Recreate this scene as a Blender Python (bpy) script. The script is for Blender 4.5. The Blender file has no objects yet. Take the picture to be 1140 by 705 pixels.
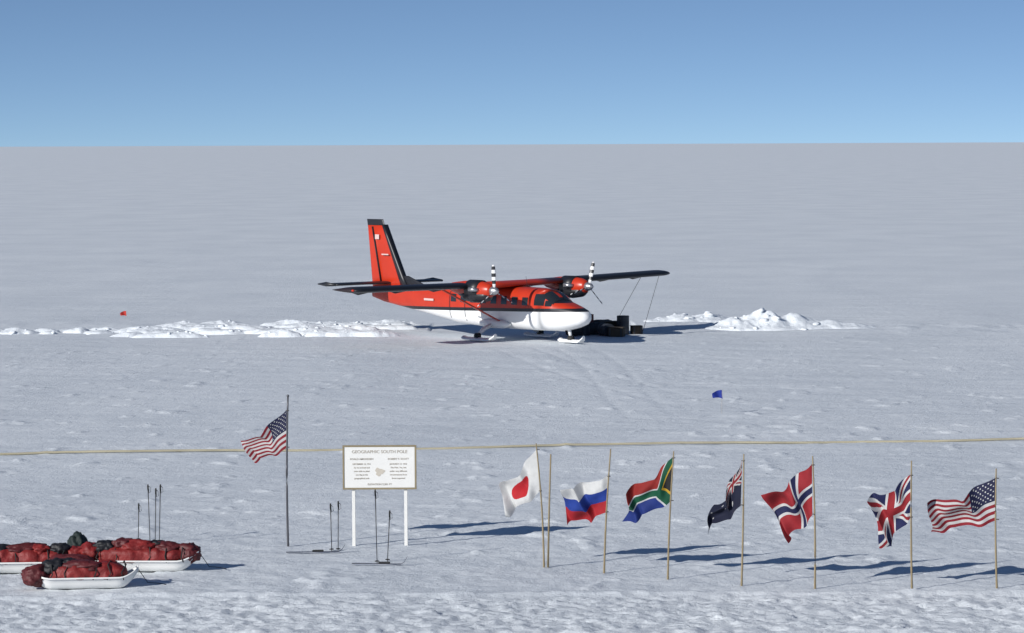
import bpy, bmesh, math, random
import numpy as np
from mathutils import Vector, Matrix, noise as mnoise
random.seed(7)
scene = bpy.context.scene
COL = scene.collection

# ------------------------------------------------------------------ helpers
def nd(nt, typ, **kw):
    n = nt.nodes.new(typ)
    for k, v in kw.items():
        setattr(n, k, v)
    return n

def new_mat(name):
    m = bpy.data.materials.new(name); m.use_nodes = True
    nt = m.node_tree; nt.nodes.clear()
    out = nd(nt, 'ShaderNodeOutputMaterial'); b = nd(nt, 'ShaderNodeBsdfPrincipled')
    nt.links.new(b.outputs[0], out.inputs[0])
    return m, nt, b, out

def mat(name, c, rough=0.55, var=0.18, scale=6.0, metallic=0.0, bump=0.0, bscale=30.0):
    m, nt, b, out = new_mat(name)
    tc = nd(nt, 'ShaderNodeTexCoord')
    n = nd(nt, 'ShaderNodeTexNoise'); n.inputs['Scale'].default_value = scale; n.inputs['Detail'].default_value = 5
    nt.links.new(tc.outputs['Object'], n.inputs['Vector'])
    mx = nd(nt, 'ShaderNodeMix', data_type='RGBA')
    lo = [max(0, x*(1-var)) for x in c]; hi = [min(1, x*(1+var)) for x in c]
    mx.inputs[6].default_value = (*lo, 1); mx.inputs[7].default_value = (*hi, 1)
    nt.links.new(n.outputs['Fac'], mx.inputs[0]); nt.links.new(mx.outputs[2], b.inputs['Base Color'])
    b.inputs['Roughness'].default_value = rough; b.inputs['Metallic'].default_value = metallic
    if bump > 0:
        n2 = nd(nt, 'ShaderNodeTexNoise'); n2.inputs['Scale'].default_value = bscale; n2.inputs['Detail'].default_value = 4
        nt.links.new(tc.outputs['Object'], n2.inputs['Vector'])
        bp = nd(nt, 'ShaderNodeBump'); bp.inputs['Strength'].default_value = 0.8; bp.inputs['Distance'].default_value = bump
        nt.links.new(n2.outputs['Fac'], bp.inputs['Height']); nt.links.new(bp.outputs[0], b.inputs['Normal'])
    return m

def empty(name, loc=(0,0,0), rotz=0.0, scale=1.0):
    e = bpy.data.objects.new(name, None); e.empty_display_size = 0.3
    e.location = loc; e.rotation_euler = (0,0,rotz); e.scale = (scale,)*3
    COL.objects.link(e); return e

def mesh_obj(name, verts, faces, mt=None, parent=None, smooth=True, loc=None, rot=None):
    me = bpy.data.meshes.new(name); me.from_pydata([tuple(v) for v in verts], [], faces); me.update()
    if smooth: me.polygons.foreach_set('use_smooth', [True]*len(me.polygons))
    if mt: me.materials.append(mt)
    o = bpy.data.objects.new(name, me); COL.objects.link(o)
    if parent: o.parent = parent
    if loc is not None: o.location = loc
    if rot is not None: o.rotation_euler = rot
    return o

def loft(rings, cap=True):
    n = len(rings[0]); V = [v for r in rings for v in r]; F = []
    for i in range(len(rings)-1):
        for j in range(n):
            a = i*n+j; b = i*n+(j+1) % n
            F.append((a, b, b+n, a+n))
    if cap:
        F.append(tuple(range(n))[::-1]); F.append(tuple((len(rings)-1)*n+j for j in range(n)))
    return V, F

def tube(pts, radii, seg=8):
    pts = [Vector(p) for p in pts]
    if not hasattr(radii, '__len__'): radii = [radii]*len(pts)
    rings = []
    for i, p in enumerate(pts):
        t = (pts[min(i+1, len(pts)-1)] - pts[max(i-1, 0)]).normalized()
        a = t.cross(Vector((0, 0, 1)))
        if a.length < 1e-3: a = t.cross(Vector((1, 0, 0)))
        a.normalize(); b = t.cross(a)
        rings.append([p + (a*math.cos(2*math.pi*k/seg) + b*math.sin(2*math.pi*k/seg))*radii[i] for k in range(seg)])
    return loft(rings)

def tube_obj(name, pts, radii, mt, parent=None, seg=8, loc=None):
    V, F = tube(pts, radii, seg); return mesh_obj(name, V, F, mt, parent, True, loc)

def box_obj(name, c, s, mt, parent=None, bevel=0.01, rot=None):
    bm = bmesh.new(); bmesh.ops.create_cube(bm, size=1)
    bmesh.ops.scale(bm, vec=s, verts=bm.verts)
    if bevel > 0: bmesh.ops.bevel(bm, geom=bm.edges[:], offset=bevel, segments=2, affect='EDGES')
    me = bpy.data.meshes.new(name); bm.to_mesh(me); bm.free(); me.materials.append(mt)
    o = bpy.data.objects.new(name, me); COL.objects.link(o); o.location = c
    if rot: o.rotation_euler = rot
    if parent: o.parent = parent
    return o

# ------------------------------------------------------------------ noise (numpy)
def _h(xi, yi, s):
    h = (xi*374761393 + yi*668265263 + s*144269504) & 0xffffffff
    h = ((h ^ (h >> 13))*1274126177) & 0xffffffff
    return ((h ^ (h >> 16)) & 0xffff)/65535.0
def vn(x, y, s=0):
    x = np.asarray(x, float); y = np.asarray(y, float)
    xf = np.floor(x); yf = np.floor(y); u = x-xf; v = y-yf
    xi = xf.astype(np.int64); yi = yf.astype(np.int64)
    u = u*u*u*(u*(u*6-15)+10); v = v*v*v*(v*(v*6-15)+10)
    a = _h(xi, yi, s); b = _h(xi+1, yi, s); c = _h(xi, yi+1, s); d = _h(xi+1, yi+1, s)
    return (a*(1-u)+b*u)*(1-v)+(c*(1-u)+d*u)*v
def fbm(x, y, o=4, s=0):
    r = 0; a = 0.5; t = 0
    for i in range(o):
        r = r + a*vn(x, y, s+i*17); t += a; a *= 0.5
        x, y = x*1.93*0.8-y*1.93*0.6+3.1, x*1.93*0.6+y*1.93*0.8-7.7
    return r/t
def sst(a, b, x):
    t = np.clip((x-a)/(b-a), 0, 1); return t*t*(3-2*t)

def H(x, y):
    x = np.asarray(x, float); y = np.asarray(y, float)
    m = (1-sst(24, 34, np.abs(x)))*sst(48, 53, y)*(1-sst(162, 188, y))
    far = 1-0.75*sst(95, 165, y)
    h = 0.10*(fbm(x/9, y/13, 3, 1)-0.5)
    patch = sst(0.52, 0.72, fbm(x/7+20, y/9, 4, 5))
    xr = x*0.9+y*0.43; yr = -x*0.43+y*0.9
    rid = 1-np.abs(2*fbm(xr/2.6, yr/0.9, 4, 9)-1)
    h = h + (0.008+0.048*patch)*(rid-0.7)*far
    h = h + (0.018+0.030*patch)*(fbm(x/0.36, y/0.42, 3, 33)-0.5)*far
    h = h + 0.05*sst(0.68, 0.84, fbm(x/0.8+5, y/1.1, 4, 133))*far
    # groomed / trampled strip in the foreground
    fg = 1-sst(59.9, 60.9, y+0.35*(fbm(x/1.5, y*0+3, 3, 70)-0.5))
    h = h + fg*(0.12*(fbm(x/0.17, y/0.22, 3, 41)-0.5)-0.02)
    h = h + 0.06*np.exp(-((y-60.7-0.3*(fbm(x/2, y*0, 2, 71)-0.5))/0.22)**2)*(0.4+fbm(x/0.5, y, 2, 72))
    tr = sst(58, 61, y)*(1-sst(70, 80, y))
    h = h + tr*0.038*(fbm(x/0.30, y/0.40, 3, 55)-0.5)
    # faint old tracks
    for (x0, k, c, w) in ((0.8, 0.25, 130, 1.8), (2.2, 0.10, 132, 1.6)):
        px = x0+(c-y)*k+0.8*np.sin(y/11+x0)
        for off in (-w/2, w/2):
            h = h - 0.014*np.exp(-((x-px-off)/0.2)**2)*(y < 134)*sst(85, 115, y)
    for off in (-1.9, 0, 1.9):
        d = (x*0.745+(y-140.5)*0.667)-off
        al = (x*0.667-(y-140.5)*0.745)
        h = h - 0.014*np.exp(-(d/0.25)**2)*(al < -2)*sst(-30, -6, al)
    be = np.exp(-((y-149-1.5*np.sin(x/5))/4.0)**2)*sst(0.35, 0.6, fbm(x/4, y/5, 3, 80))*((x < -4) | (x > 6))
    h = h + be*(0.12*fbm(x/0.9, y/1.5, 4, 81)+0.05)
    return h*m
def h1(x, y): return float(H(np.array([x]), np.array([y]))[0])

# ------------------------------------------------------------------ snow material
def snow_material(name, bright=1.0):
    m, nt, b, out = new_mat(name)
    L = nt.links.new
    tc = nd(nt, 'ShaderNodeTexCoord')
    n1 = nd(nt, 'ShaderNodeTexNoise'); n1.inputs['Scale'].default_value = 0.13; n1.inputs['Detail'].default_value = 5; n1.inputs['Roughness'].default_value = 0.62
    mp = nd(nt, 'ShaderNodeMapping'); mp.inputs['Scale'].default_value = (1.0, 0.7, 1.0)
    L(tc.outputs['Object'], mp.inputs['Vector']); L(mp.outputs[0], n1.inputs['Vector'])
    cr = nd(nt, 'ShaderNodeValToRGB')
    cr.color_ramp.elements[0].position = 0.34; cr.color_ramp.elements[0].color = (0.705*bright, 0.745*bright, 0.775*bright, 1)
    cr.color_ramp.elements[1].position = 0.68; cr.color_ramp.elements[1].color = (0.80*bright, 0.835*bright, 0.855*bright, 1)
    L(n1.outputs['Fac'], cr.inputs['Fac'])
    n2 = nd(nt, 'ShaderNodeTexNoise'); n2.inputs['Scale'].default_value = 4.5; n2.inputs['Detail'].default_value = 5; n2.inputs['Roughness'].default_value = 0.75
    L(tc.outputs['Object'], n2.inputs['Vector'])
    cr2 = nd(nt, 'ShaderNodeValToRGB')
    cr2.color_ramp.elements[0].position = 0.3; cr2.color_ramp.elements[0].color = (0.88, 0.885, 0.895, 1)
    cr2.color_ramp.elements[1].position = 0.7; cr2.color_ramp.elements[1].color = (1.07, 1.07, 1.07, 1)
    L(n2.outputs['Fac'], cr2.inputs['Fac'])
    mx = nd(nt, 'ShaderNodeMix', data_type='RGBA', blend_type='MULTIPLY'); mx.inputs[0].default_value = 1
    L(cr.outputs[0], mx.inputs[6]); L(cr2.outputs[0], mx.inputs[7]); L(mx.outputs[2], b.inputs['Base Color'])
    b.inputs['Roughness'].default_value = 0.65
    b.inputs['Specular IOR Level'].default_value = 0.25
    n3 = nd(nt, 'ShaderNodeTexNoise'); n3.inputs['Scale'].default_value = 9; n3.inputs['Detail'].default_value = 5; n3.inputs['Roughness'].default_value = 0.75
    L(tc.outputs['Object'], n3.inputs['Vector'])
    bp = nd(nt, 'ShaderNodeBump'); bp.inputs['Strength'].default_value = 0.8; bp.inputs['Distance'].default_value = 0.045
    L(n3.outputs['Fac'], bp.inputs['Height'])
    n4 = nd(nt, 'ShaderNodeTexNoise'); n4.inputs['Scale'].default_value = 0.5; n4.inputs['Detail'].default_value = 4
    mp4 = nd(nt, 'ShaderNodeMapping'); mp4.inputs['Scale'].default_value = (0.6, 1.0, 1.0); mp4.inputs['Rotation'].default_value = (0, 0, 0.4)
    L(tc.outputs['Object'], mp4.inputs['Vector']); L(mp4.outputs[0], n4.inputs['Vector'])
    bp2 = nd(nt, 'ShaderNodeBump'); bp2.inputs['Strength'].default_value = 0.5; bp2.inputs['Distance'].default_value = 0.22
    L(n4.outputs['Fac'], bp2.inputs['Height']); L(bp.outputs[0], bp2.inputs['Normal'])
    L(bp2.outputs[0], b.inputs['Normal'])
    return m
M_SNOW = snow_material('snow')
M_SNOW2 = snow_material('fresh_snow', 1.08)

# ------------------------------------------------------------------ ground sheet
ys = [52.0]
while ys[-1] < 168:
    ys.append(ys[-1] + max(0.055, ys[-1]**2/30600*0.5))
Y = np.array([-60000, -9000, -1500, -300, -60, 0, 25, 40, 47, 50] + ys + list(np.linspace(168.6, 190, 26)) + [200, 220, 270, 350, 500, 800, 1500, 3000, 6000, 12000, 25000, 60000], float)
xs = np.arange(-27, 27.001, 0.085)
X = np.concatenate([[-60000, -15000, -4000, -1200, -400, -150, -70, -45, -34, -30], xs, [30, 34, 45, 70, 150, 400, 1200, 4000, 15000, 60000]])
XX, YY = np.meshgrid(X, Y)
ZZ = H(XX, YY)
nx, ny = len(X), len(Y)
co = np.stack([XX, YY, ZZ], -1).reshape(-1, 3).astype(np.float32)
me = bpy.data.meshes.new('snow_ground')
me.vertices.add(nx*ny); me.vertices.foreach_set('co', co.ravel())
ii, jj = np.meshgrid(np.arange(ny-1), np.arange(nx-1), indexing='ij')
a = (ii*nx+jj).ravel()
q = np.stack([a, a+1, a+1+nx, a+nx], -1).astype(np.int32)
nf = len(q)
me.loops.add(nf*4); me.loops.foreach_set('vertex_index', q.ravel())
me.polygons.add(nf); me.polygons.foreach_set('loop_start', np.arange(0, nf*4, 4, dtype=np.int32))
me.polygons.foreach_set('use_smooth', np.ones(nf, bool))
me.update(calc_edges=True)
me.materials.append(M_SNOW)
g = bpy.data.objects.new('snow_ground', me); COL.objects.link(g)

# ------------------------------------------------------------------ snow piles (mound + chunks, one mesh each)
def snow_heap(name, cx, cy, bumps, nchunk, csize, seed):
    r = random.Random(seed)
    x0 = min(b[0]-2.6*b[2] for b in bumps); x1 = max(b[0]+2.6*b[2] for b in bumps)
    y0 = min(b[1]-2.6*b[3] for b in bumps); y1 = max(b[1]+2.6*b[3] for b in bumps)
    gx = np.arange(x0, x1, 0.06); gy = np.arange(y0, y1, 0.09)
    A, B = np.meshgrid(gx, gy)
    def hh(A, B):
        z = np.zeros_like(A)
        wx = A+0.5*(fbm(A/0.9, B/0.9, 3, 7+seed)-.5); wy = B+0.5*(fbm(A/0.9+9, B/0.9, 3, 8+seed)-.5)
        for (bx, by, sx, sy, hz) in bumps:
            z = np.maximum(z, hz*np.exp(-np.abs((wx-bx)/sx)**1.8-np.abs((wy-by)/sy)**1.8))
        rg = fbm((A+seed*3)/0.9, B/1.0, 4, 90+seed)
        rg2 = 1-np.abs(2*fbm((A+seed)/0.45, B/0.45, 3, 60+seed)-1)
        edge = sst(0.0, 0.10, z)
        return z*(0.45+0.8*rg)+edge*0.06*(rg2-0.6) - 0.25*(1-edge)
    Z = hh(A, B)
    V = np.stack([A, B, Z], -1).reshape(-1, 3).tolist()
    w = len(gx); F = [(i*w+j, i*w+j+1, (i+1)*w+j+1, (i+1)*w+j) for i in range(len(gy)-1) for j in range(w-1)]
    ico = bmesh.new(); bmesh.ops.create_icosphere(ico, subdivisions=2, radius=1)
    iv = [v.co.copy() for v in ico.verts]; iF = [[v.index for v in f.verts] for f in ico.faces]; ico.free()
    for k in range(nchunk):
        b = r.choice(bumps)
        px = r.gauss(b[0], b[2]*0.75); py = r.gauss(b[1], b[3]*0.75)
        s = csize*r.uniform(0.25, 1.0)**2.0
        pz = max(-.03, float(hh(np.array([[px]]), np.array([[py]]))[0, 0])) - s*0.05
        rot = Matrix.Rotation(r.uniform(0, 6.28), 3, 'Z') @ Matrix.Rotation(r.uniform(-.5, .5), 3, 'X')
        sc = Vector((r.uniform(.9, 1.8), r.uniform(.7, 1.2), r.uniform(.4, .7)))*s
        base = len(V); off = Vector((r.uniform(0, 99), 0, 0))
        for v in iv:
            p = Vector((max(-.8, min(.8, v.x)), max(-.8, min(.8, v.y)), max(-.8, min(.8, v.z))))
            p = p*(1+0.45*mnoise.noise(v*1.6+off))
            p = rot @ Vector((p.x*sc.x, p.y*sc.y, p.z*sc.z))
            V.append((px+p.x, py+p.y, pz+p.z))
        F += [tuple(base+i for i in f) for f in iF]
    return mesh_obj(name, V, F, M_SNOW2, None, True, loc=(cx, cy, h1(cx, cy)))
snow_heap('snow_pile', 12.2, 148.5, [(0, 0, 1.3, 1.1, 1.12), (-1.2, -.4, 1.1, .9, .66), (1.5, .2, 1.6, 1.0, .74), (3.2, 0, 1.8, .8, .40), (-2.6, .3, .9, .8, .25)], 46, 0.24, 1)
snow_heap('snow_pile', 8.6, 154.0, [(0, 0, 1.0, .9, .45), (1.2, .3, 1.0, .9, .55), (-1.1, 0, .8, .8, .25)], 24, 0.2, 2)
r = random.Random(5)
snow_heap('snow_berm', -12.0, 148.5, [(r.uniform(-6, 6.5), r.uniform(-5.5, 3.0), r.uniform(.5, 1.7), r.uniform(.3, .7), r.uniform(.08, .28)) for _ in range(60)], 170, 0.14, 3)
snow_heap('snow_berm', -23.6, 147.0, [(r.uniform(-4, 4.5), r.uniform(-.8, .8), r.uniform(.5, 1.2), r.uniform(.3, .6), r.uniform(.12, .30)) for _ in range(15)], 55, 0.14, 4)

# ------------------------------------------------------------------ aircraft
RED = (0.50, 0.034, 0.010); BLACK = (0.012, 0.013, 0.017); WHITE = (0.80, 0.80, 0.79)
m_red = mat('aircraft_red_paint', RED, 0.35, 0.12, 1.5)
m_blk = mat('aircraft_black_paint', BLACK, 0.42, 0.3, 2)
m_wht = mat('aircraft_white_paint', WHITE, 0.4, 0.05, 1.5)
m_glass = mat('dark_window_glass', (0.02, 0.025, 0.03), 0.08, 0.1)
m_metal = mat('bare_metal', (0.45, 0.45, 0.46), 0.35, 0.15, 8, metallic=0.8)
m_rub = mat('black_rubber', (0.02, 0.02, 0.02), 0.8, 0.2)

def livery():
    m, nt, b, out = new_mat('fuselage_livery'); L = nt.links.new
    tc = nd(nt, 'ShaderNodeTexCoord'); sp = nd(nt, 'ShaderNodeSeparateXYZ'); L(tc.outputs['Object'], sp.inputs[0])
    def math_(op, a, bb=None, c=None):
        n = nd(nt, 'ShaderNodeMath', operation=op)
        for i, v in enumerate((a, bb, c)):
            if v is None: continue
            if isinstance(v, (int, float)): n.inputs[i].default_value = v
            else: L(v, n.inputs[i])
        return n.outputs[0]
    zz = math_('SUBTRACT', sp.outputs['Z'], math_('MULTIPLY_ADD', sp.outputs['X'], 0.026, 1.27))
    isw = math_('LESS_THAN', zz, 0.0)
    stripe = math_('MULTIPLY', math_('GREATER_THAN', zz, 0.0), math_('LESS_THAN', zz, 0.15))
    nose = math_('MULTIPLY', math_('GREATER_THAN', sp.outputs['X'], 3.4), math_('GREATER_THAN', zz, 0.38))
    blk = math_('MAXIMUM', stripe, nose)
    n = nd(nt, 'ShaderNodeTexNoise'); n.inputs['Scale'].default_value = 2; n.inputs['Detail'].default_value = 6
    L(tc.outputs['Object'], n.inputs['Vector'])
    rr = nd(nt, 'ShaderNodeMix', data_type='RGBA'); rr.inputs[6].default_value = (*[c*0.82 for c in RED], 1); rr.inputs[7].default_value = (*[c*1.12 for c in RED], 1)
    L(n.outputs['Fac'], rr.inputs[0])
    a1 = nd(nt, 'ShaderNodeMix', data_type='RGBA'); L(isw, a1.inputs[0]); L(rr.outputs[2], a1.inputs[6]); a1.inputs[7].default_value = (*WHITE, 1)
    a2 = nd(nt, 'ShaderNodeMix', data_type='RGBA'); L(blk, a2.inputs[0]); L(a1.outputs[2], a2.inputs[6]); a2.inputs[7].default_value = (*BLACK, 1)
    L(a2.outputs[2], b.inputs['Base Color']); b.inputs['Roughness'].default_value = 0.35
    return m
m_fus = livery()

plane = empty('propeller_aircraft', (-0.10, 140.5, 0.05), math.atan2(-.745, .667), 1.02)
# station: x, zbot, ztop, halfwidth
ST = [(5.22, 1.08, 1.24, .08), (5.14, .95, 1.36, .22), (4.9, .80, 1.49, .38), (4.45, .66, 1.63, .54), (4.0, .56, 1.75, .65), (3.6, .51, 1.85, .73),
      (3.25, .49, 2.09, .78), (2.85, .48, 2.28, .80), (2.2, .47, 2.36, .81), (0.5, .47, 2.38, .81), (-1.5, .50, 2.37, .81), (-3.0, .58, 2.35, .78),
      (-4.2, .75, 2.32, .68), (-5.6, .95, 2.27, .50), (-7.2, 1.15, 2.20, .33), (-8.8, 1.36, 2.12, .2), (-9.7, 1.56, 2.04, .1)]
sx = [s[0] for s in ST][::-1]
def stat(x):
    return [float(np.interp(x, sx, [s[k] for s in ST][::-1])) for k in (1, 2, 3)]
def surf(x, ph, off=0.0, n=3.0):
    zb, zt, hw = stat(x); zc = (zb+zt)/2; hh = (zt-zb)/2
    c, s = math.cos(ph), math.sin(ph)
    y = (hw+off)*math.copysign(abs(c)**(2/n), c); z = zc+(hh+off)*math.copysign(abs(s)**(2/n), s)
    return (x, y, z)
def ph_of(x, z, n=3.0):
    zb, zt, hw = stat(x); q = max(-.999, min(.999, (z-(zb+zt)/2)/((zt-zb)/2)))
    return math.asin(math.copysign(abs(q)**(n/2), q))
xsx = sorted(set([s[0] for s in ST] + list(np.arange(-9.4, 5, 0.35))), reverse=True)
rings = [[surf(x, 2*math.pi*k/40) for k in range(40)] for x in xsx]
V, F = loft(rings); mesh_obj('fuselage', V, F, m_fus, plane)
def window(name, xa, xb, za, zb_, side, mt=m_glass, off=0.012):
    V = []; F = []; nx_, nz_ = 5, 5
    for i in range(nx_+1):
        x = xa+(xb-xa)*i/nx_
        for j in range(nz_+1):
            z = za+(zb_-za)*j/nz_
            p = surf(x, ph_of(x, z), off); V.append((p[0], p[1]*side, p[2]))
    for i in range(nx_):
        for j in range(nz_):
            a = i*(nz_+1)+j; F.append((a, a+1, a+nz_+2, a+nz_+1))
    return mesh_obj(name, V, F, mt, plane)
for side in (-1, 1):
    for k in range(8):
        xc = 1.9-k*0.70
        window('cabin_window_%d' % (k+1), xc-.19, xc+.19, 1.60, 1.95, side)
    window('cockpit_side_window', 2.5, 3.12, 1.62, 2.12, side)
    window('cockpit_quarter_window', 3.18, 3.52, 1.60, 1.84, side)
    window('door_outline', -2.2, -2.16, .75, 2.1, side, m_blk); window('door_outline_b', -3.3, -3.26, .85, 2.05, side, m_blk)
for side in (-1, 1):
    V = []; F = []
    for i in range(5):
        x = 3.58-(3.58-2.95)*i/4
        for j in range(6):
            ph = math.pi/2-0.05-(0.85)*j/5
            p = surf(x, ph, 0.012); V.append((p[0], p[1]*side, p[2]))
    for i in range(4):
        for j in range(5):
            a = i*6+j; F.append((a, a+1, a+7, a+6))
    mesh_obj('windscreen', V, F, m_glass, plane)

def aero(chord, thick, n=14):
    up = []; lo = []
    for i in range(n+1):
        t = 0.5*(1-math.cos(math.pi*i/n))
        y = 5*thick*(0.2969*math.sqrt(t)-.126*t-.3516*t*t+.2843*t**3-.1015*t**4)
        up.append((t*chord, y*1.15)); lo.append((t*chord, -y*0.8))
    return up + lo[::-1][1:-1]
def wing_mat(xle, name='wing_paint', topc=RED):
    m, nt, b, out = new_mat(name); L = nt.links.new
    tc = nd(nt, 'ShaderNodeTexCoord'); sp = nd(nt, 'ShaderNodeSeparateXYZ'); L(tc.outputs['Object'], sp.inputs[0])
    gt = nd(nt, 'ShaderNodeMath', operation='GREATER_THAN'); L(sp.outputs['X'], gt.inputs[0]); gt.inputs[1].default_value = xle
    mx = nd(nt, 'ShaderNodeMix', data_type='RGBA'); L(gt.outputs[0], mx.inputs[0]); mx.inputs[6].default_value = (*topc, 1); mx.inputs[7].default_value = (*BLACK, 1)
    L(mx.outputs[2], b.inputs['Base Color']); b.inputs['Roughness'].default_value = 0.4
    return m
m_wing = wing_mat(0.35, 'wing_paint', (0.025, 0.016, 0.018))
HS = 9.4; WZ = 2.46
def wz(y): return WZ+abs(y)*(0.022 if y > 0 else 0.004)
YW = [-HS-.12, -HS, -HS+.25, -7, -4.4, -2.8, -.9, 0, .9, 2.8, 4.4, 7, HS-.25, HS, HS+.12]
rings2 = []
for y in YW:
    ch = 1.98; th = .30
    if abs(y) > HS: ch, th = 1.5, .08
    elif abs(y) > HS-.01: ch, th = 1.85, .22
    xle = 0.85-(1.98-ch)/2
    rings2.append([(xle-px, y, wz(y)+pz*1.9) for px, pz in aero(ch, th/ch)])
V, F = loft(rings2); mesh_obj('wing', V, F, m_wing, plane)
V, F = loft([[(0.87-px*1.01, y, wz(y)+pz*1.95) for px, pz in aero(1.98, .155)] for y in (-2.5, -1, 1, 2.5)])
mesh_obj('wing_centre_section', V, F, m_red, plane)
EY = 2.86; PX = -.48; EZ = -.25
for s in (-1, 1):
    box_obj('tip_light', (0.55, s*(HS+.12), wz(s*HS)+.02), (.16, .08, .08), m_red, plane, .02)
    for yy in (1.6, 4.0, 6.2, 8.3):
        zz = wz(s*yy)
        V, F = tube([(0.1, s*yy, zz-.10), (-.6, s*yy, zz-.2), (-1.35, s*yy, zz-.1)], [.03, .06, .02], 6)
        mesh_obj('flap_hinge', V, F, m_blk, plane)
    V, F = loft([[(0.25+.10*math.cos(t)*k, s*y0, z0+.035*math.sin(t)) for t in [2*math.pi*i/10 for i in range(10)]] for (y0, z0, k) in ((.78, .80, 1), (2.6, 1.62, 1.1), (4.4, wz(s*4.4)-.03, 1))])
    mesh_obj('wing_strut', V, F, m_red, plane)
    rr = [(-1.0, .05, 2.68), (-.6, .2, 2.66), (0.2, .33, 2.62), (.8, .40, 2.58), (1.3, .40, 2.56), (1.7, .36, 2.56), (1.95, .27, 2.57), (2.05, .2, 2.57)]
    V, F = loft([[(x, s*EY+r_*.95*math.cos(t), EZ+zc+r_*1.05*math.sin(t)) for t in [2*math.pi*i/20 for i in range(20)]] for x, r_, zc in rr])
    mesh_obj('engine_nacelle', V, F, m_red, plane)
    V, F = loft([[(x, s*EY+r_*1.02*math.cos(t), EZ+zc+r_*.78*math.sin(t)) for t in [2*math.pi*i/16 for i in range(16)]] for x, r_, zc in ((-.2, .1, 2.42), (.5, .35, 2.32), (1.1, .39, 2.31), (1.7, .33, 2.34), (1.93, .2, 2.38))])
    mesh_obj('lower_cowl', V, F, m_blk, plane)
    V, F = loft([[(x, s*EY+r_*1.02*math.cos(t), EZ+2.58+r_*1.1*math.sin(t)) for t in [2*math.pi*i/20 for i in range(20)]] for x, r_ in ((0.6, .41), (1.4, .41))])
    mesh_obj('cowl_band', V, F, m_blk, plane)
    for e in (-1, 1):
        tube_obj('exhaust_stack', [(1.5, s*EY+e*.3, EZ+2.6), (1.4, s*EY+e*.5, EZ+2.62), (1.15, s*EY+e*.58, EZ+2.63)], [.09, .09, .1], m_metal, plane)
    V, F = loft([[(x+PX, s*EY+r_*math.cos(t), EZ+2.57+r_*math.sin(t)) for t in [2*math.pi*i/16 for i in range(16)]] for x, r_ in ((2.5, .2), (2.65, .19), (2.8, .14), (2.92, .05), (2.94, .01))])
    mesh_obj('spinner', V, F, m_metal, plane)
mb, nt, b, out = new_mat('propeller_banded_paint'); L = nt.links.new
tc = nd(nt, 'ShaderNodeTexCoord'); sp = nd(nt, 'ShaderNodeSeparateXYZ'); L(tc.outputs['Object'], sp.inputs[0])
mm = nd(nt, 'ShaderNodeMath', operation='MULTIPLY'); mm.inputs[1].default_value = 3.2; L(sp.outputs['Z'], mm.inputs[0])
fr = nd(nt, 'ShaderNodeMath', operation='FRACT'); L(mm.outputs[0], fr.inputs[0])
g2 = nd(nt, 'ShaderNodeMath', operation='GREATER_THAN'); L(fr.outputs[0], g2.inputs[0]); g2.inputs[1].default_value = 0.5
mx = nd(nt, 'ShaderNodeMix', data_type='RGBA'); L(g2.outputs[0], mx.inputs[0]); mx.inputs[6].default_value = (*BLACK, 1); mx.inputs[7].default_value = (.70, .70, .70, 1)
L(mx.outputs[2], b.inputs['Base Color']); b.inputs['Roughness'].default_value = .4
for s in (-1, 1):
    for k in range(3):
        rg = []
        for (z, w, tw) in ((.1, .05, 1.2), (.3, .08, 1.15), (.55, .10, 1.05), (.8, .10, 1.0), (1.06, .08, .95), (1.16, .04, .95)):
            rg.append([(w*math.cos(t)*math.sin(tw)+.02*math.sin(t)*math.cos(tw), w*math.cos(t)*math.cos(tw)-.02*math.sin(t)*math.sin(tw), z) for t in [2*math.pi*i/10 for i in range(10)]])
        V, F = loft(rg)
        mesh_obj('propeller_blade_%d' % (k+1), V, F, mb, plane, True, loc=(2.66+PX, s*EY, EZ+2.57), rot=(k*2*math.pi/3+(.05 if s < 0 else -.25), 0, 0))
def fin(name, xl0, xt0, z0, xl1, xt1, z1, th, mt):
    rg = []
    for k in range(6):
        f = k/5; xl = xl0+(xl1-xl0)*f; xt = xt0+(xt1-xt0)*f; z = z0+(z1-z0)*f
        rg.append([(xl-px, pz, z) for px, pz in aero(xl-xt, th)])
    V, F = loft(rg); return mesh_obj(name, V, F, mt, plane)
fin('fin', -7.3, -9.75, 1.95, -8.85, -10.10, 4.98, .11, m_red)
fin('fin_cap', -8.84, -10.11, 4.96, -8.96, -10.16, 5.25, .12, m_blk)
fin('fin_leading_edge', -7.02, -7.62, 1.95, -8.76, -9.06, 5.0, .34, m_blk)
fin('dorsal_fairing', -5.6, -7.6, 2.15, -7.1, -7.7, 2.62, .12, m_blk)
V, F = loft([[(x0+.0, y, z) for (y) in (-.13, .13)] + [(x0-.025, y, z) for y in (.13, -.13)] for x0, z in ((-9.0, 2.2), (-9.64, 4.9))])
mesh_obj('rudder_gap', V, F, m_blk, plane)
m_mark = mat('marking_off_white', (.62, .45, .42), .5, .1)
for s in (-1, 1):
    box_obj('tail_emblem', (-9.28, s*.115, 4.42), (.30, .012, .22), m_mark, plane, 0)
    box_obj('tail_registration', (-8.65, s*.155, 3.60), (.5, .012, .06), m_mark, plane, 0)
    box_obj('fuselage_title', (-4.9, s*.64, 1.62), (.8, .02, .10), m_mark, plane, 0, rot=(0, 0, -s*-.13))
rg = []
for y in (-3.25, -3.15, -1.5, 0, 1.5, 3.15, 3.25):
    ch = 1.45 if abs(y) < 3.2 else 1.1
    rg.append([(-8.35-px-(1.45-ch)/2, y, 2.26+pz*.9) for px, pz in aero(ch, .16)])
V, F = loft(rg); mesh_obj('horizontal_stabiliser', V, F, wing_mat(-9.6, 'stabiliser_paint', (.025, .016, .018)), plane)
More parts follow.
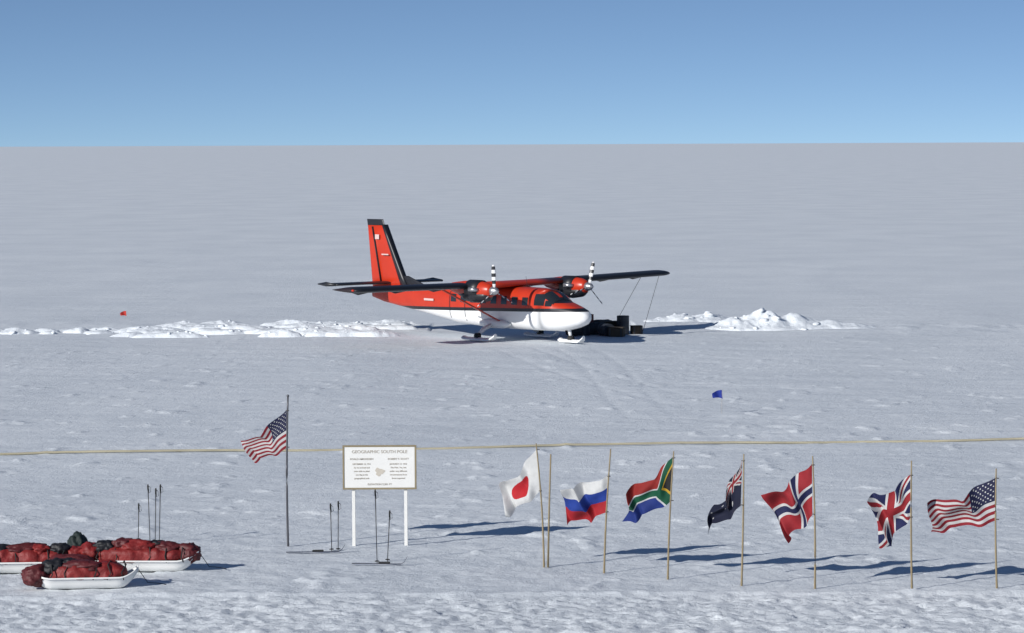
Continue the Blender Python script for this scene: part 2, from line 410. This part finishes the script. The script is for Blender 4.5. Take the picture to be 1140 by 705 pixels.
for s in (-1, 1):
    V, F = tube([(-8.5, s*3.27, 2.26), (-9.2, s*3.27, 2.28), (-9.8, s*3.27, 2.27)], [.05, .11, .03], 8); mesh_obj('stabiliser_horn', V, F, m_blk, plane)
def ski(name, x, y, L_, w):
    rg = []
    for k in range(13):
        f = k/12; xx = x+L_*(f-.45); up = .20*max(0, (f-.8)/.2)**2+.05*max(0, (.08-f)/.08)
        ww = w*(1-.55*max(0, (f-.85)/.15)**2)
        rg.append([(xx, y+ww/2*a_, .02+up+b_) for a_, b_ in ((-1, 0), (1, 0), (1, .06), (.3, .12), (-.3, .12), (-1, .06))])
    V, F = loft(rg); mesh_obj(name, V, F, m_wht, plane, False)
for s in (-1, 1):
    ski('main_ski', 0.0, s*1.9, 2.1, .40)
    tube_obj('main_gear_leg', [(-.25, s*.6, .75), (-.2, s*1.4, .48), (-.1, s*1.9, .20)], [.12, .10, .07], m_wht, plane)
    tube_obj('main_wheel', [(-.05, s*1.80, .2), (-.05, s*2.00, .2)], .14, m_rub, plane, 18)
    V, F = loft([[(x, s*.78+.22*a_*k, .70+.22*b_*k) for a_, b_ in [(math.cos(t), math.sin(t)) for t in [2*math.pi*i/10 for i in range(10)]]] for x, k in ((.9, .2), (.5, .9), (-.6, 1), (-1.3, .3))])
    mesh_obj('gear_fairing', V, F, m_wht, plane)
ski('nose_ski', 4.05, 0, 1.5, .36)
tube_obj('nose_gear_leg', [(3.9, 0, .7), (4.05, 0, .2)], [.09, .06], m_wht, plane)
tube_obj('nose_wheel', [(4.05, -.1, .18), (4.05, .1, .18)], .13, m_rub, plane, 16)
tube_obj('whip_antenna', [(1.2, 0, 2.36), (1.1, 0, 2.85)], [.012, .006], m_blk, plane, 6)
m_rope_d = mat('dark_rope', (.12, .11, .10), .9, .2)
for (pa, pb) in (((0.3, 9.2, wz(9.2)), (0.5, 7.9, 0.0)), ((-.6, 9.0, wz(9.0)), (-1.0, 7.3, .0))):
    tube_obj('tie_down_rope', [pa, tuple((a_+b_)/2 for a_, b_ in zip(pa, pb)), pb], .011, m_rope_d, plane, 5)

# ------------------------------------------------------------------ fuel drums & cargo beside the aircraft
m_drum = mat('drum_dark_paint', (.03, .035, .045), .5, .3, 4)
m_drum2 = mat('drum_red_paint', (.2, .03, .02), .5, .3, 4)
m_crate = mat('dark_plywood', (.06, .045, .03), .8, .3, 5)
m_tarp = mat('black_tarpaulin', (.018, .018, .02), .6, .3, 3, bump=.03, bscale=6)
def drum(x, y, lying=False, mt=m_drum, rz=0.0):
    e = empty('fuel_drum', (x, y, h1(x, y)), rz)
    prof = [(0, .0), (0, .28), (.02, .3), (.04, .29), (.28, .29), (.30, .305), (.32, .29), (.57, .29), (.59, .305), (.61, .29), (.85, .29), (.87, .3), (.89, .28), (.87, .27), (.87, 0.0)]
    rgs = [[(max(rr_, .001)*math.cos(t), max(rr_, .001)*math.sin(t), z) for t in [2*math.pi*i/24 for i in range(24)]] for z, rr_ in prof]
    V, F = loft(rgs, False)
    if lying: V = [(v[2]-.44, v[1], v[0]+.29) for v in V]
    mesh_obj('drum_body', V, F, mt, e, False)
    if not lying: tube_obj('bung', [(.15, 0, .87), (.15, 0, .895)], .03, m_metal, e)
for x, y, l, mt_ in ((3.35, 143.6, 0, m_drum), (3.95, 144.2, 1, m_drum), (4.4, 143.2, 1, m_drum), (5.25, 144.3, 0, m_drum), (3.6, 145.2, 0, m_drum2)):
    drum(x, y, l, mt_, random.uniform(0, 3))
def crate(x, y, sx_, sy_, sz_, rz):
    e = empty('cargo_crate', (x, y, h1(x, y)), rz)
    box_obj('crate_body', (0, 0, sz_/2), (sx_, sy_, sz_), m_crate, e, .015)
    for k in (-1, 1):
        box_obj('crate_batten', (k*(sx_/2-.08), 0, sz_/2+.01), (.07, sy_+.05, sz_+.02), m_drum, e, .008)
    box_obj('crate_lid', (0, 0, sz_+.03), (sx_+.04, sy_+.04, .04), m_crate, e, .01)
crate(4.65, 144.9, .9, .6, .55, .4); crate(4.9, 142.6, .7, .5, .4, -.3); crate(5.9, 144.6, .5, .5, .35, .2)
def lump(name, loc, dims, mt, parent, seed, pw=2.6, amp=.12, fs=2.2, rz=0, sub=4):
    bm = bmesh.new(); bmesh.ops.create_icosphere(bm, subdivisions=sub, radius=1)
    off = Vector((seed*7.3, seed*1.7, 0)); R = Matrix.Rotation(rz, 3, 'Z')
    for v in bm.verts:
        n = v.co.copy(); k = (abs(n.x)**pw+abs(n.y)**pw+abs(n.z)**pw)**(-1/pw); p = n*k
        d = amp*mnoise.fractal(p*fs+off, 1.0, 2.0, 3)+amp*.5*abs(mnoise.noise(p*fs*2.3+off))
        p = p*(1+d); v.co = R @ Vector((p.x*dims[0]/2, p.y*dims[1]/2, p.z*dims[2]/2))
    me = bpy.data.meshes.new(name); bm.to_mesh(me); bm.free(); me.materials.append(mt)
    me.polygons.foreach_set('use_smooth', [True]*len(me.polygons))
    o = bpy.data.objects.new(name, me); COL.objects.link(o); o.location = loc
    if parent: o.parent = parent
    return o
lump('cargo_tarpaulin', (4.3, 145.6, .25), (1.6, 1.0, .7), m_tarp, None, 3)
lump('cargo_bag', (2.9, 142.9, .2), (.8, .5, .4), m_tarp, None, 5)
lump('cargo_bag', (3.3, 146.3, .35), (.5, .4, .9), m_tarp, None, 6)

# ------------------------------------------------------------------ flags
m_bam = mat('bamboo', (.25, .195, .11), .65, .25, 9)
m_pole = mat('grey_metal_pole', (.10, .10, .11), .45, .15, metallic=.4)
mflag, nt, b, out = new_mat('flag_cloth'); L = nt.links.new
at = nd(nt, 'ShaderNodeAttribute'); at.attribute_name = 'Col'
tcf = nd(nt, 'ShaderNodeTexCoord'); nf_ = nd(nt, 'ShaderNodeTexNoise'); nf_.inputs['Scale'].default_value = 7; nf_.inputs['Detail'].default_value = 4
L(tcf.outputs['Object'], nf_.inputs['Vector'])
rp = nd(nt, 'ShaderNodeMapRange'); rp.inputs['To Min'].default_value = .62; rp.inputs['To Max'].default_value = .96; L(nf_.outputs['Fac'], rp.inputs['Value'])
mv = nd(nt, 'ShaderNodeVectorMath', operation='SCALE'); L(at.outputs['Color'], mv.inputs[0]); L(rp.outputs[0], mv.inputs['Scale'])
L(mv.outputs[0], b.inputs['Base Color']); b.inputs['Roughness'].default_value = .8
tr = nd(nt, 'ShaderNodeBsdfTranslucent'); L(mv.outputs[0], tr.inputs['Color'])
ms = nd(nt, 'ShaderNodeMixShader'); ms.inputs[0].default_value = .2
L(b.outputs[0], ms.inputs[1]); L(tr.outputs[0], ms.inputs[2]); L(ms.outputs[0], out.inputs[0])

W = (.72, .72, .70); R_ = (.33, .014, .022); B_ = (.010, .016, .085); N_ = (.005, .008, .032)
def f_us(u, v):
    if u < .4 and v < 7/13:
        gx = u/.4*11; gy = v/(7/13)*9
        cx = round(gx); cy = round(gy)
        if 0 < cx < 11 and 0 < cy < 9 and (cx+cy) % 2 == 0 and (gx-cx)**2+(gy-cy)**2 < .06: return W
        return (.009, .012, .055)
    return (.27, .010, .022) if int(v*13) % 2 == 0 else (.62, .61, .60)
def f_jp(u, v):
    return (.55, .012, .02) if ((u-.5)*1.5)**2+(v-.5)**2 < .3**2 else W
def f_ru(u, v): return W if v < 1/3 else ((.01, .045, .30) if v < 2/3 else (.42, .012, .02))
def f_uk(u, v, blue=B_):
    x = u*60-30; y = v*30-15
    if abs(x) < 3 or abs(y) < 3: return R_
    if abs(x) < 5 or abs(y) < 5: return W
    d = min(abs(x-2*y), abs(x+2*y))/math.sqrt(5)
    if d < 1.1: return R_
    if d < 3: return W
    return blue
def f_au(u, v):
    if u < .5 and v < .5:
        c = f_uk(u*2, v*2, N_); return tuple(x*.75 for x in c)
    for (a_, b__, r_) in ((.25, .75, .06), (.75, .18, .03), (.75, .82, .035), (.63, .45, .03), (.87, .4, .03)):
        if ((u-a_)*2)**2+(v-b__)**2 < r_**2: return (.55, .55, .55)
    return N_
def f_no(u, v):
    x = u*22; y = v*16
    if 7 < x < 9 or 7 < y < 9: return (.008, .012, .07)
    if 6 < x < 10 or 6 < y < 10: return (.64, .63, .62)
    return (.34, .014, .022)
def f_za(u, v):
    x = u*90; y = v*60
    def sd(ax, ay, bx, by):
        t = max(0, min(1, ((x-ax)*(bx-ax)+(y-ay)*(by-ay))/((bx-ax)**2+(by-ay)**2)))
        return math.hypot(x-ax-t*(bx-ax), y-ay-t*(by-ay))
    d = min(sd(-5, -5, 30, 30), sd(-5, 65, 30, 30), sd(30, 30, 95, 30))
    ins = abs(y-30) < 30-x
    if d < 6: return (.0, .09, .04)
    if d < 8.5: return (.6, .36, .02) if ins else (.6, .6, .6)
    if ins: return (.012, .012, .012)
    return (.30, .016, .012) if y < 30 else (.008, .03, .20)

def flag(name, x, y, top, ht, hb, ft, fb, fn, seed, pole='bamboo', depth=.35, amp=.12):
    z0 = h1(x, y); e = empty(name, (x, y, z0))
    rg = random.Random(seed)
    n = 14; pts = []; rad = []
    bx = rg.uniform(-.04, .04)
    for k in range(n+1):
        f = k/n
        pts.append((top[0]*f+bx*math.sin(math.pi*f), 0, -.15+(top[1]+.15)*f))
        if pole == 'bamboo': rad.append((.022-.009*f)*(1.12 if k % 2 else 1))
        else: rad.append(.028-.008*f)
    tube_obj('pole', pts, rad, m_bam if pole == 'bamboo' else m_pole, e, 10)
    if pole != 'bamboo':
        V, F = tube([(top[0], 0, top[1]), (top[0], 0, top[1]+.03), (top[0], 0, top[1]+.06)], [.02, .035, .01], 10); mesh_obj('finial', V, F, m_pole, e)
    NU, NV = 132, 90
    ph = rg.uniform(0, 6.28); ph2 = rg.uniform(0, 6.28); off = Vector((seed*5.1, 0, 0))
    V = []
    for i in range(NU+1):
        u = i/NU
        for j in range(NV+1):
            v = j/NV
            X_ = (ht[0]*(1-u)+ft[0]*u)*(1-v)+(hb[0]*(1-u)+fb[0]*u)*v
            Z_ = (ht[1]*(1-u)+ft[1]*u)*(1-v)+(hb[1]*(1-u)+fb[1]*u)*v
            g_ = min(1, u*2.0)
            w1 = math.sin(2*math.pi*(1.45*u+.55*v)+ph); w2 = math.sin(2*math.pi*(3.3*u+.9*v)+ph2)
            w3 = mnoise.noise(Vector((u*3.2, v*1.8, 0))+off)
            Y_ = depth*u + g_*(amp*w1+amp*.30*w2+amp*1.5*w3)
            X_ += g_*(.06*math.cos(2*math.pi*(1.45*u+.55*v)+ph+1)+.015*w2+.07*w3)
            Z_ += g_*(.036*w1+.018*w2+.05*w3) - .08*math.sin(math.pi*u)*(1-.3*v)
            V.append((X_-.012, Y_, Z_))
    F = []; cols = []
    for i in range(NU):
        for j in range(NV):
            a_ = i*(NV+1)+j; F.append((a_, a_+1, a_+NV+2, a_+NV+1))
            c = fn((i+.5)/NU, (j+.5)/NV); cols += [(*c, 1)]*4
    o = mesh_obj('cloth', V, F, mflag, e)
    ca = o.data.color_attributes.new('Col', 'FLOAT_COLOR', 'CORNER')
    ca.data.foreach_set('color', np.array(cols, np.float32).ravel())
    for f in (0.02, .98):
        zt = ht[1]+(hb[1]-ht[1])*f; xt = ht[0]+(hb[0]-ht[0])*f
        V, F = tube([(xt-.03, -.03, zt), (xt+.04, -.03, zt), (xt+.04, .03, zt), (xt-.03, .03, zt)], .008, 6); mesh_obj('tie', V, F, m_rope_d, e)
    return e
flag('american_flag', -5.048, 68.2, (0.02, 3.36), (-.0, 3.08), (0, 2.22), (-1.03, 2.30), (-.80, 1.90), f_us, 1, 'metal', .3, .07)
flag('japanese_flag', .66, 64.57, (-.16, 2.65), (-.13, 2.54), (-.08, 1.62), (-.90, 1.70), (-.82, 1.08), f_jp, 2, depth=.35, amp=.09)
flag('russian_flag', 1.905, 63.7, (.15, 2.62), (.10, 2.06), (.06, 1.28), (-.88, 1.78), (-.72, 1.0), f_ru, 3)
flag('south_african_flag', 3.195, 62.75, (.13, 2.66), (.12, 2.54), (.08, 1.62), (-.78, 1.80), (-.92, 1.12), f_za, 4)
flag('australian_flag', 4.648, 61.8, (.05, 2.70), (.03, 2.58), (0, 1.64), (-.46, 1.52), (-.68, 1.02), f_au, 5, depth=.7, amp=.15)
flag('norwegian_flag', 6.106, 61.4, (-.05, 2.70), (-.05, 2.54), (-.04, 1.50), (-.96, 1.87), (-.54, .96), f_no, 6)
flag('british_flag', 8.06, 61.3, (-.02, 2.62), (-.03, 2.34), (-.03, 1.46), (-.87, 1.78), (-.56, .78), f_uk, 7)
flag('american_flag', 9.778, 61.3, (-.03, 2.43), (-.02, 2.25), (-.01, 1.38), (-1.30, 1.66), (-1.34, 1.10), f_us, 8)
V, F = tube([(0, 0, -.1), (.03, 0, 1.2), (.07, 0, 2.42)], [.024, .020, .016], 10)
mesh_obj('bamboo_pole', V, F, m_bam, None, True, loc=(.74, 64.57, h1(.74, 64.57)))

m_mblue = mat('blue_cloth', (.01, .03, .25), .8, .2); m_mred = mat('red_cloth', (.5, .03, .02), .8, .2)
def marker(name, x, y, h, s, mt):
    e = empty(name, (x, y, h1(x, y)))
    tube_obj('pole', [(0, 0, -.1), (.01, 0, h)], .005, m_bam, e, 6)
    V = []; F = []
    for i in range(9):
        for j in range(7):
            u = i/8; v = j/6; V.append((-u*s+.10*v*s, .08*math.sin(5*u+v)*u, h-.01-v*s*(.9-.45*u)-u*u*.35*s-.12*s*u*math.sin(3*v)))
    for i in range(8):
        for j in range(6):
            a_ = i*7+j; F.append((a_, a_+1, a_+8, a_+7))
    mesh_obj('cloth', V, F, mt, e)
marker('marker_flag', 6.98, 101.5, .80, .33, m_mblue)
marker('marker_flag', -20.0, 158.0, .45, .3, m_mred)

# ------------------------------------------------------------------ sign
m_sgw = mat('sign_white_paint', (.78, .77, .73), .6, .05, 3)
m_sgt = mat('sign_lettering', (.42, .38, .32), .7, .1); m_sgf = mat('sign_frame_wood', (.27, .22, .13), .7, .2)
sign = empty('information_sign', (-2.985, 68.2, h1(-2.985, 68.2)))
for xx in (-.585, .585):
    box_obj('post', (xx, .045, .60), (.075, .05, 1.55), m_sgw, sign, .006)
box_obj('board', (0, 0, 1.78), (1.58, .04, .92), m_sgw, sign, .004)
for (c, s_) in (((0, -.004, 2.26), (1.66, .056, .035)), ((0, -.004, 1.30), (1.66, .056, .035)), ((-.81, -.004, 1.78), (.035, .056, .92)), ((.81, -.004, 1.78), (.035, .056, .92))):
    box_obj('frame', c, s_, m_sgf, sign, .003)
def text(t, x, z, size):
    cu = bpy.data.curves.new('lettering', 'FONT'); cu.body = t; cu.size = size; cu.align_x = 'CENTER'; cu.extrude = .002; cu.offset = .0006
    cu.materials.append(m_sgt)
    o = bpy.data.objects.new('lettering', cu); COL.objects.link(o); o.parent = sign
    o.location = (x, -.024, z); o.rotation_euler = (math.pi/2, 0, 0)
text('GEOGRAPHIC SOUTH POLE', 0, 2.10, .10)
text('ROALD AMUNDSEN', -.40, 1.95, .058); text('ROBERT F. SCOTT', .42, 1.95, .058)
for k, t in enumerate(('DECEMBER 14, 1911', 'So we arrived and', 'were able to plant', 'our flag at the', 'geographical pole')):
    text(t, -.40, 1.84-k*.08, .048)
for k, t in enumerate(('JANUARY 17, 1912', 'The Pole. Yes, but', 'under very different', 'circumstances from', 'those expected')):
    text(t, .42, 1.84-k*.08, .048)
text('ELEVATION 9,301 FT', 0, 1.38, .06)
V = [(0, -.0235, 1.68)]; F = []
for k in range(26):
    a_ = 2*math.pi*k/26; r_ = .10*(1+.22*math.sin(3*a_+1)+.1*math.sin(7*a_)); V.append((r_*math.cos(a_), -.0235, 1.68+r_*math.sin(a_)*.85))
for k in range(26): F.append((0, 1+k, 1+(k+1) % 26))
mesh_obj('map_outline', V, F, mat('map_tan', (.55, .50, .42), .7, .1), sign, False)

# ------------------------------------------------------------------ cable lying along the snow
m_cab = mat('weathered_cable', (.42, .38, .27), .8, .35, 1.2)
pts = []
for k in range(0, 601):
    x = -60+k*.2; y = 90.1+x*0.112+.10*math.sin(x/3.1)+.04*math.sin(x*1.3)
    pts.append((x, y, h1(x, y)*.5+.05+.025*math.sin(x/2.3)))
tube_obj('surface_cable', pts, .036, m_cab, None, 8)

# ------------------------------------------------------------------ sledges
m_hull = mat('sledge_hull_white', (.78, .78, .76), .35, .06, 3)
m_bagr = mat('red_nylon', (.20, .013, .012), .6, .6, 4, bump=.03, bscale=10)
m_bagd = mat('dark_red_nylon', (.09, .010, .012), .6, .6, 4, bump=.03, bscale=10)
m_bagk = mat('black_nylon', (.010, .010, .013), .6, .4, 5, bump=.02, bscale=14)
m_bagg = mat('dark_green_fabric', (.010, .020, .018), .7, .3, 5, bump=.02, bscale=14)
m_strap = mat('webbing', (.02, .02, .02), .8, .2)
def sledge(x, y, rz, L_, cargo, seed):
    e = empty('cargo_sledge', (x, y, h1(x, y)+.0), rz); rg = random.Random(seed)
    n = 26; rings = []
    for k in range(n+1):
        t = k/n; xx = (t-.5)*L_
        up = .34*max(0, (t-.80)/.20)**1.9+.05*max(0, (.1-t)/.1)**2
        wb = .21*(1-.75*max(0, (t-.78)/.22)**2)*(1-.25*max(0, (.08-t)/.08)); wt = wb+.09
        ht = .24
        top = ht+up*.55
        prof = [(-wt-.035, top-.02), (-wt-.03, top+.008), (-wt, top), (-(wb+wt)/2-.03, up+(top-up)*.5), (-wb, up+.02), (-wb*.6, up), (-wb*.2, up+.015), (wb*.2, up+.015), (wb*.6, up), (wb, up+.02), ((wb+wt)/2+.03, up+(top-up)*.5), (wt, top), (wt+.03, top+.008), (wt+.035, top-.02)]
        rings.append([(xx, a_, b_+.01) for a_, b_ in prof])
    V = [v for r_ in rings for v in r_]; m_ = len(rings[0])
    F = [(i*m_+j, i*m_+j+1, (i+1)*m_+j+1, (i+1)*m_+j) for i in range(n) for j in range(m_-1)]
    F.append(tuple(range(2, 12)))
    o = mesh_obj('hull', V, F, m_hull, e)
    sm = o.modifiers.new('thick', 'SOLIDIFY'); sm.thickness = .008
    nn = 60; R2 = []; off = Vector((seed*9.1, 0, 0))
    for k in range(nn+1):
        t = k/nn; xx = (-.47+.86*t)*L_; en = (1-abs(2*t-1)**5)**.5
        rgk = []
        for i in range(28):
            a_ = 2*math.pi*i/28; ca, sa = math.cos(a_), math.sin(a_)
            yy = .30*math.copysign(abs(ca)**.7, ca); zz = .165*math.copysign(abs(sa)**.8, sa)
            nz = 1+.26*mnoise.noise(Vector((xx*2.6, yy*4, zz*4))+off)+.14*mnoise.noise(Vector((xx*8, yy*9, zz*9))+off)
            rgk.append((xx, yy*en*min(nz, 1.1), .31+zz*en*nz*(1.3 if zz > 0 else .9)))
        R2.append(rgk)
    V, F = loft(R2); mesh_obj('load_cover', V, F, m_bagr, e)
    for i, (cx, cy, cz, dx, dy, dz, mt_, r2) in enumerate(cargo):
        lump('bag_%d' % (i+1), (cx, cy, cz), (dx, dy, dz), mt_, e, seed*10+i, rz=r2, amp=.3, pw=2.2, fs=1.8)
    for k in range(6):
        xx = -L_*.40+k*L_*.15
        prof = [(-.325, .22), (-.31, .34), (-.22, .50), (0, .545), (.22, .50), (.31, .34), (.325, .22)]
        tube_obj('strap', [(xx+rg.uniform(-.05, .05), a_, b_+rg.uniform(-.02, .02)) for a_, b_ in prof], .013, m_strap, e, 6)
    tube_obj('tow_rope', [(L_*.48, .12, .4), (L_*.5+.18, .1, .08), (L_*.5+.4, .25, .04), (L_*.5+.55, .05, .04)], .008, m_strap, e, 6)
    return e
sledge(-8.62, 61.9, .10, 1.95, [(-.75, .05, .42, .5, .5, .36, m_bagk, .3), (-.2, -.05, .47, .8, .44, .24, m_bagd, -.2), (.3, .1, .44, .5, .35, .22, m_bagr, .5), (-1.08, -.05, .28, .6, .5, .42, m_bagd, .4), (-.45, .1, .52, .4, .3, .18, m_bagk, .1)], 1)
sledge(-7.80, 64.3, -.04, 2.35, [(.95, 0, .38, .45, .5, .40, m_bagd, .3), (-.1, 0, .52, .8, .46, .28, m_bagr, .2), (-.85, 0, .50, .45, .4, .30, m_bagk, .2), (.5, .0, .50, .6, .4, .24, m_bagd, .2), (-.45, .05, .56, .5, .4, .26, m_bagd, .5), (.25, .1, .56, .35, .3, .16, m_bagk, .1), (-1.15, 0, .4, .5, .5, .4, m_bagr, .1)], 2)
sledge(-10.3, 64.3, .06, 2.2, [(0, 0, .50, .8, .44, .24, m_bagd, .4), (.7, 0, .48, .5, .44, .26, m_bagk, .2), (.3, -.1, .50, .4, .3, .22, m_bagr, .2), (1.05, 0, .36, .5, .44, .36, m_bagr, .2), (-.5, 0, .48, .5, .4, .24, m_bagk, .2)], 3)
lump('duffel_bag', (-9.25, 63.6, .22), (1.0, .55, .46), m_bagd, None, 21, amp=.2)
lump('duffel_bag', (-9.35, 65.2, .34), (.42, .45, .68), m_bagg, None, 23, amp=.25)

# ------------------------------------------------------------------ ski poles & added shadow-smudge skis
m_sp = mat('ski_pole_shaft', (.03, .03, .035), .4, .2)
def ski_pole(x, y, h, lx=0, ly=0):
    e = empty('ski_pole', (x, y, h1(x, y))); e.rotation_euler = (ly, lx, 0)
    tube_obj('shaft', [(0, 0, -.12), (0, 0, h)], [.008, .012], m_sp, e, 8)
    tube_obj('grip', [(0, 0, h-.13), (0, 0, h-.03), (0, 0, h+.01)], [.016, .021, .014], m_rub, e, 8)
    V, F = loft([[(r_*math.cos(t), r_*math.sin(t), z) for t in [2*math.pi*i/14 for i in range(14)]] for z, r_ in ((.03, .015), (.035, .05), (.05, .05), (.06, .012))]); mesh_obj('basket', V, F, m_rub, e)
    tube_obj('wrist_strap', [(0, 0, h-.02), (.05, .01, h-.06), (.06, .01, h-.16), (.02, 0, h-.19), (.01, 0, h-.04)], .006, m_strap, e, 5)
for a_ in ((-8.55, 69.3, .85, .02), (-8.21, 68.7, 1.35, -.03), (-7.97, 68.4, 1.38, .03), (-4.02, 67.3, 1.05, -.02), (-3.88, 67.35, 1.10, .01), (-2.71, 65.5, 1.1, .05), (-8.12, 68.9, 1.25, .02), (-2.93, 65.4, 1.58, -.02)):
    ski_pole(a_[0], a_[1], a_[2], a_[3], random.uniform(-.03, .03))
m_shadow_ski = mat('shadow_ski_dark', (.03, .035, .06), .4, .3)
def shadow_ski(x, y, rz, L_=1.5):
    rg = []
    for k in range(19):
        f = k/18; z = f*L_; up = .16*max(0, (f-.88)/.12)**2; w = .032+.01*abs(2*f-1); w *= (1-.7*max(0, (f-.92)/.08)**2)
        rg.append([(a_*w, b_+up, z) for a_, b_ in ((-1, 0), (1, 0), (1, .012), (-1, .012))])
    V, F = loft(rg)
    e = empty('shadow_smudge_ski', (x, y, h1(x, y)), rz)
    e.rotation_euler = (math.pi/2, 0, rz); e.location.z += .03
    mesh_obj('shadow_ski_body', V, F, m_shadow_ski, e, False)
    box_obj('shadow_ski_binding', (0, .03, .7), (.07, .04, .25), m_rub, e, .008)
shadow_ski(-3.45, 65.0, 1.45, 1.2); shadow_ski(-5.0, 66.9, 1.62, 1.3)  # dark lying skis added to stand in for shadow smudges on the snow

# ------------------------------------------------------------------ light, world, camera
EL = math.radians(23.5); AZ = math.radians(41)
dvec = Vector((math.cos(EL)*math.cos(AZ), math.cos(EL)*math.sin(AZ), -math.sin(EL)))
sl = bpy.data.lights.new('sun', 'SUN'); sl.energy = 4.6; sl.angle = math.radians(.5); sl.color = (1, .975, .94)
so = bpy.data.objects.new('sun', sl); COL.objects.link(so); so.rotation_euler = dvec.to_track_quat('-Z', 'Y').to_euler(); so.location = (-60, -40, 50)
w = bpy.data.worlds.new('World'); scene.world = w; w.use_nodes = True
nt = w.node_tree; nt.nodes.clear()
wo = nd(nt, 'ShaderNodeOutputWorld'); bg = nd(nt, 'ShaderNodeBackground'); bg.inputs['Strength'].default_value = .102
sk = nd(nt, 'ShaderNodeTexSky', sky_type='NISHITA'); sk.sun_disc = False; sk.sun_elevation = EL
sk.sun_rotation = math.atan2(-dvec.x, -dvec.y) % (2*math.pi)
sk.altitude = 2835; sk.air_density = 1.0; sk.dust_density = 0.15; sk.ozone_density = 2.8
# the dry polar air keeps the sky blue right down to the horizon: steepen the elevation profile
tcw = nd(nt, 'ShaderNodeTexCoord'); spw = nd(nt, 'ShaderNodeSeparateXYZ'); cbw = nd(nt, 'ShaderNodeCombineXYZ')
nt.links.new(tcw.outputs['Generated'], spw.inputs[0])
maw = nd(nt, 'ShaderNodeMath', operation='MULTIPLY_ADD'); maw.inputs[1].default_value = 2.3; maw.inputs[2].default_value = .085
nt.links.new(spw.outputs['Z'], maw.inputs[0])
nt.links.new(spw.outputs['X'], cbw.inputs[0]); nt.links.new(spw.outputs['Y'], cbw.inputs[1]); nt.links.new(maw.outputs[0], cbw.inputs[2])
nmw = nd(nt, 'ShaderNodeVectorMath', operation='NORMALIZE'); nt.links.new(cbw.outputs[0], nmw.inputs[0])
nt.links.new(nmw.outputs[0], sk.inputs[0])
nt.links.new(sk.outputs[0], bg.inputs[0]); nt.links.new(bg.outputs[0], wo.inputs[0])

cam = bpy.data.cameras.new('camera'); cam.sensor_width = 36; cam.lens = 3400/1140*36; cam.clip_end = 150000; cam.clip_start = .5
co_ = bpy.data.objects.new('camera', cam); COL.objects.link(co_)
th = math.atan(192/3400)
co_.matrix_world = Matrix.Translation((0, 0, 9)) @ Matrix.Rotation(math.pi/2-th, 4, 'X') @ Matrix.Rotation(math.radians(-.25), 4, 'Z')
scene.camera = co_
scene.view_settings.view_transform = 'Standard'; scene.view_settings.look = 'None'; scene.view_settings.exposure = 0
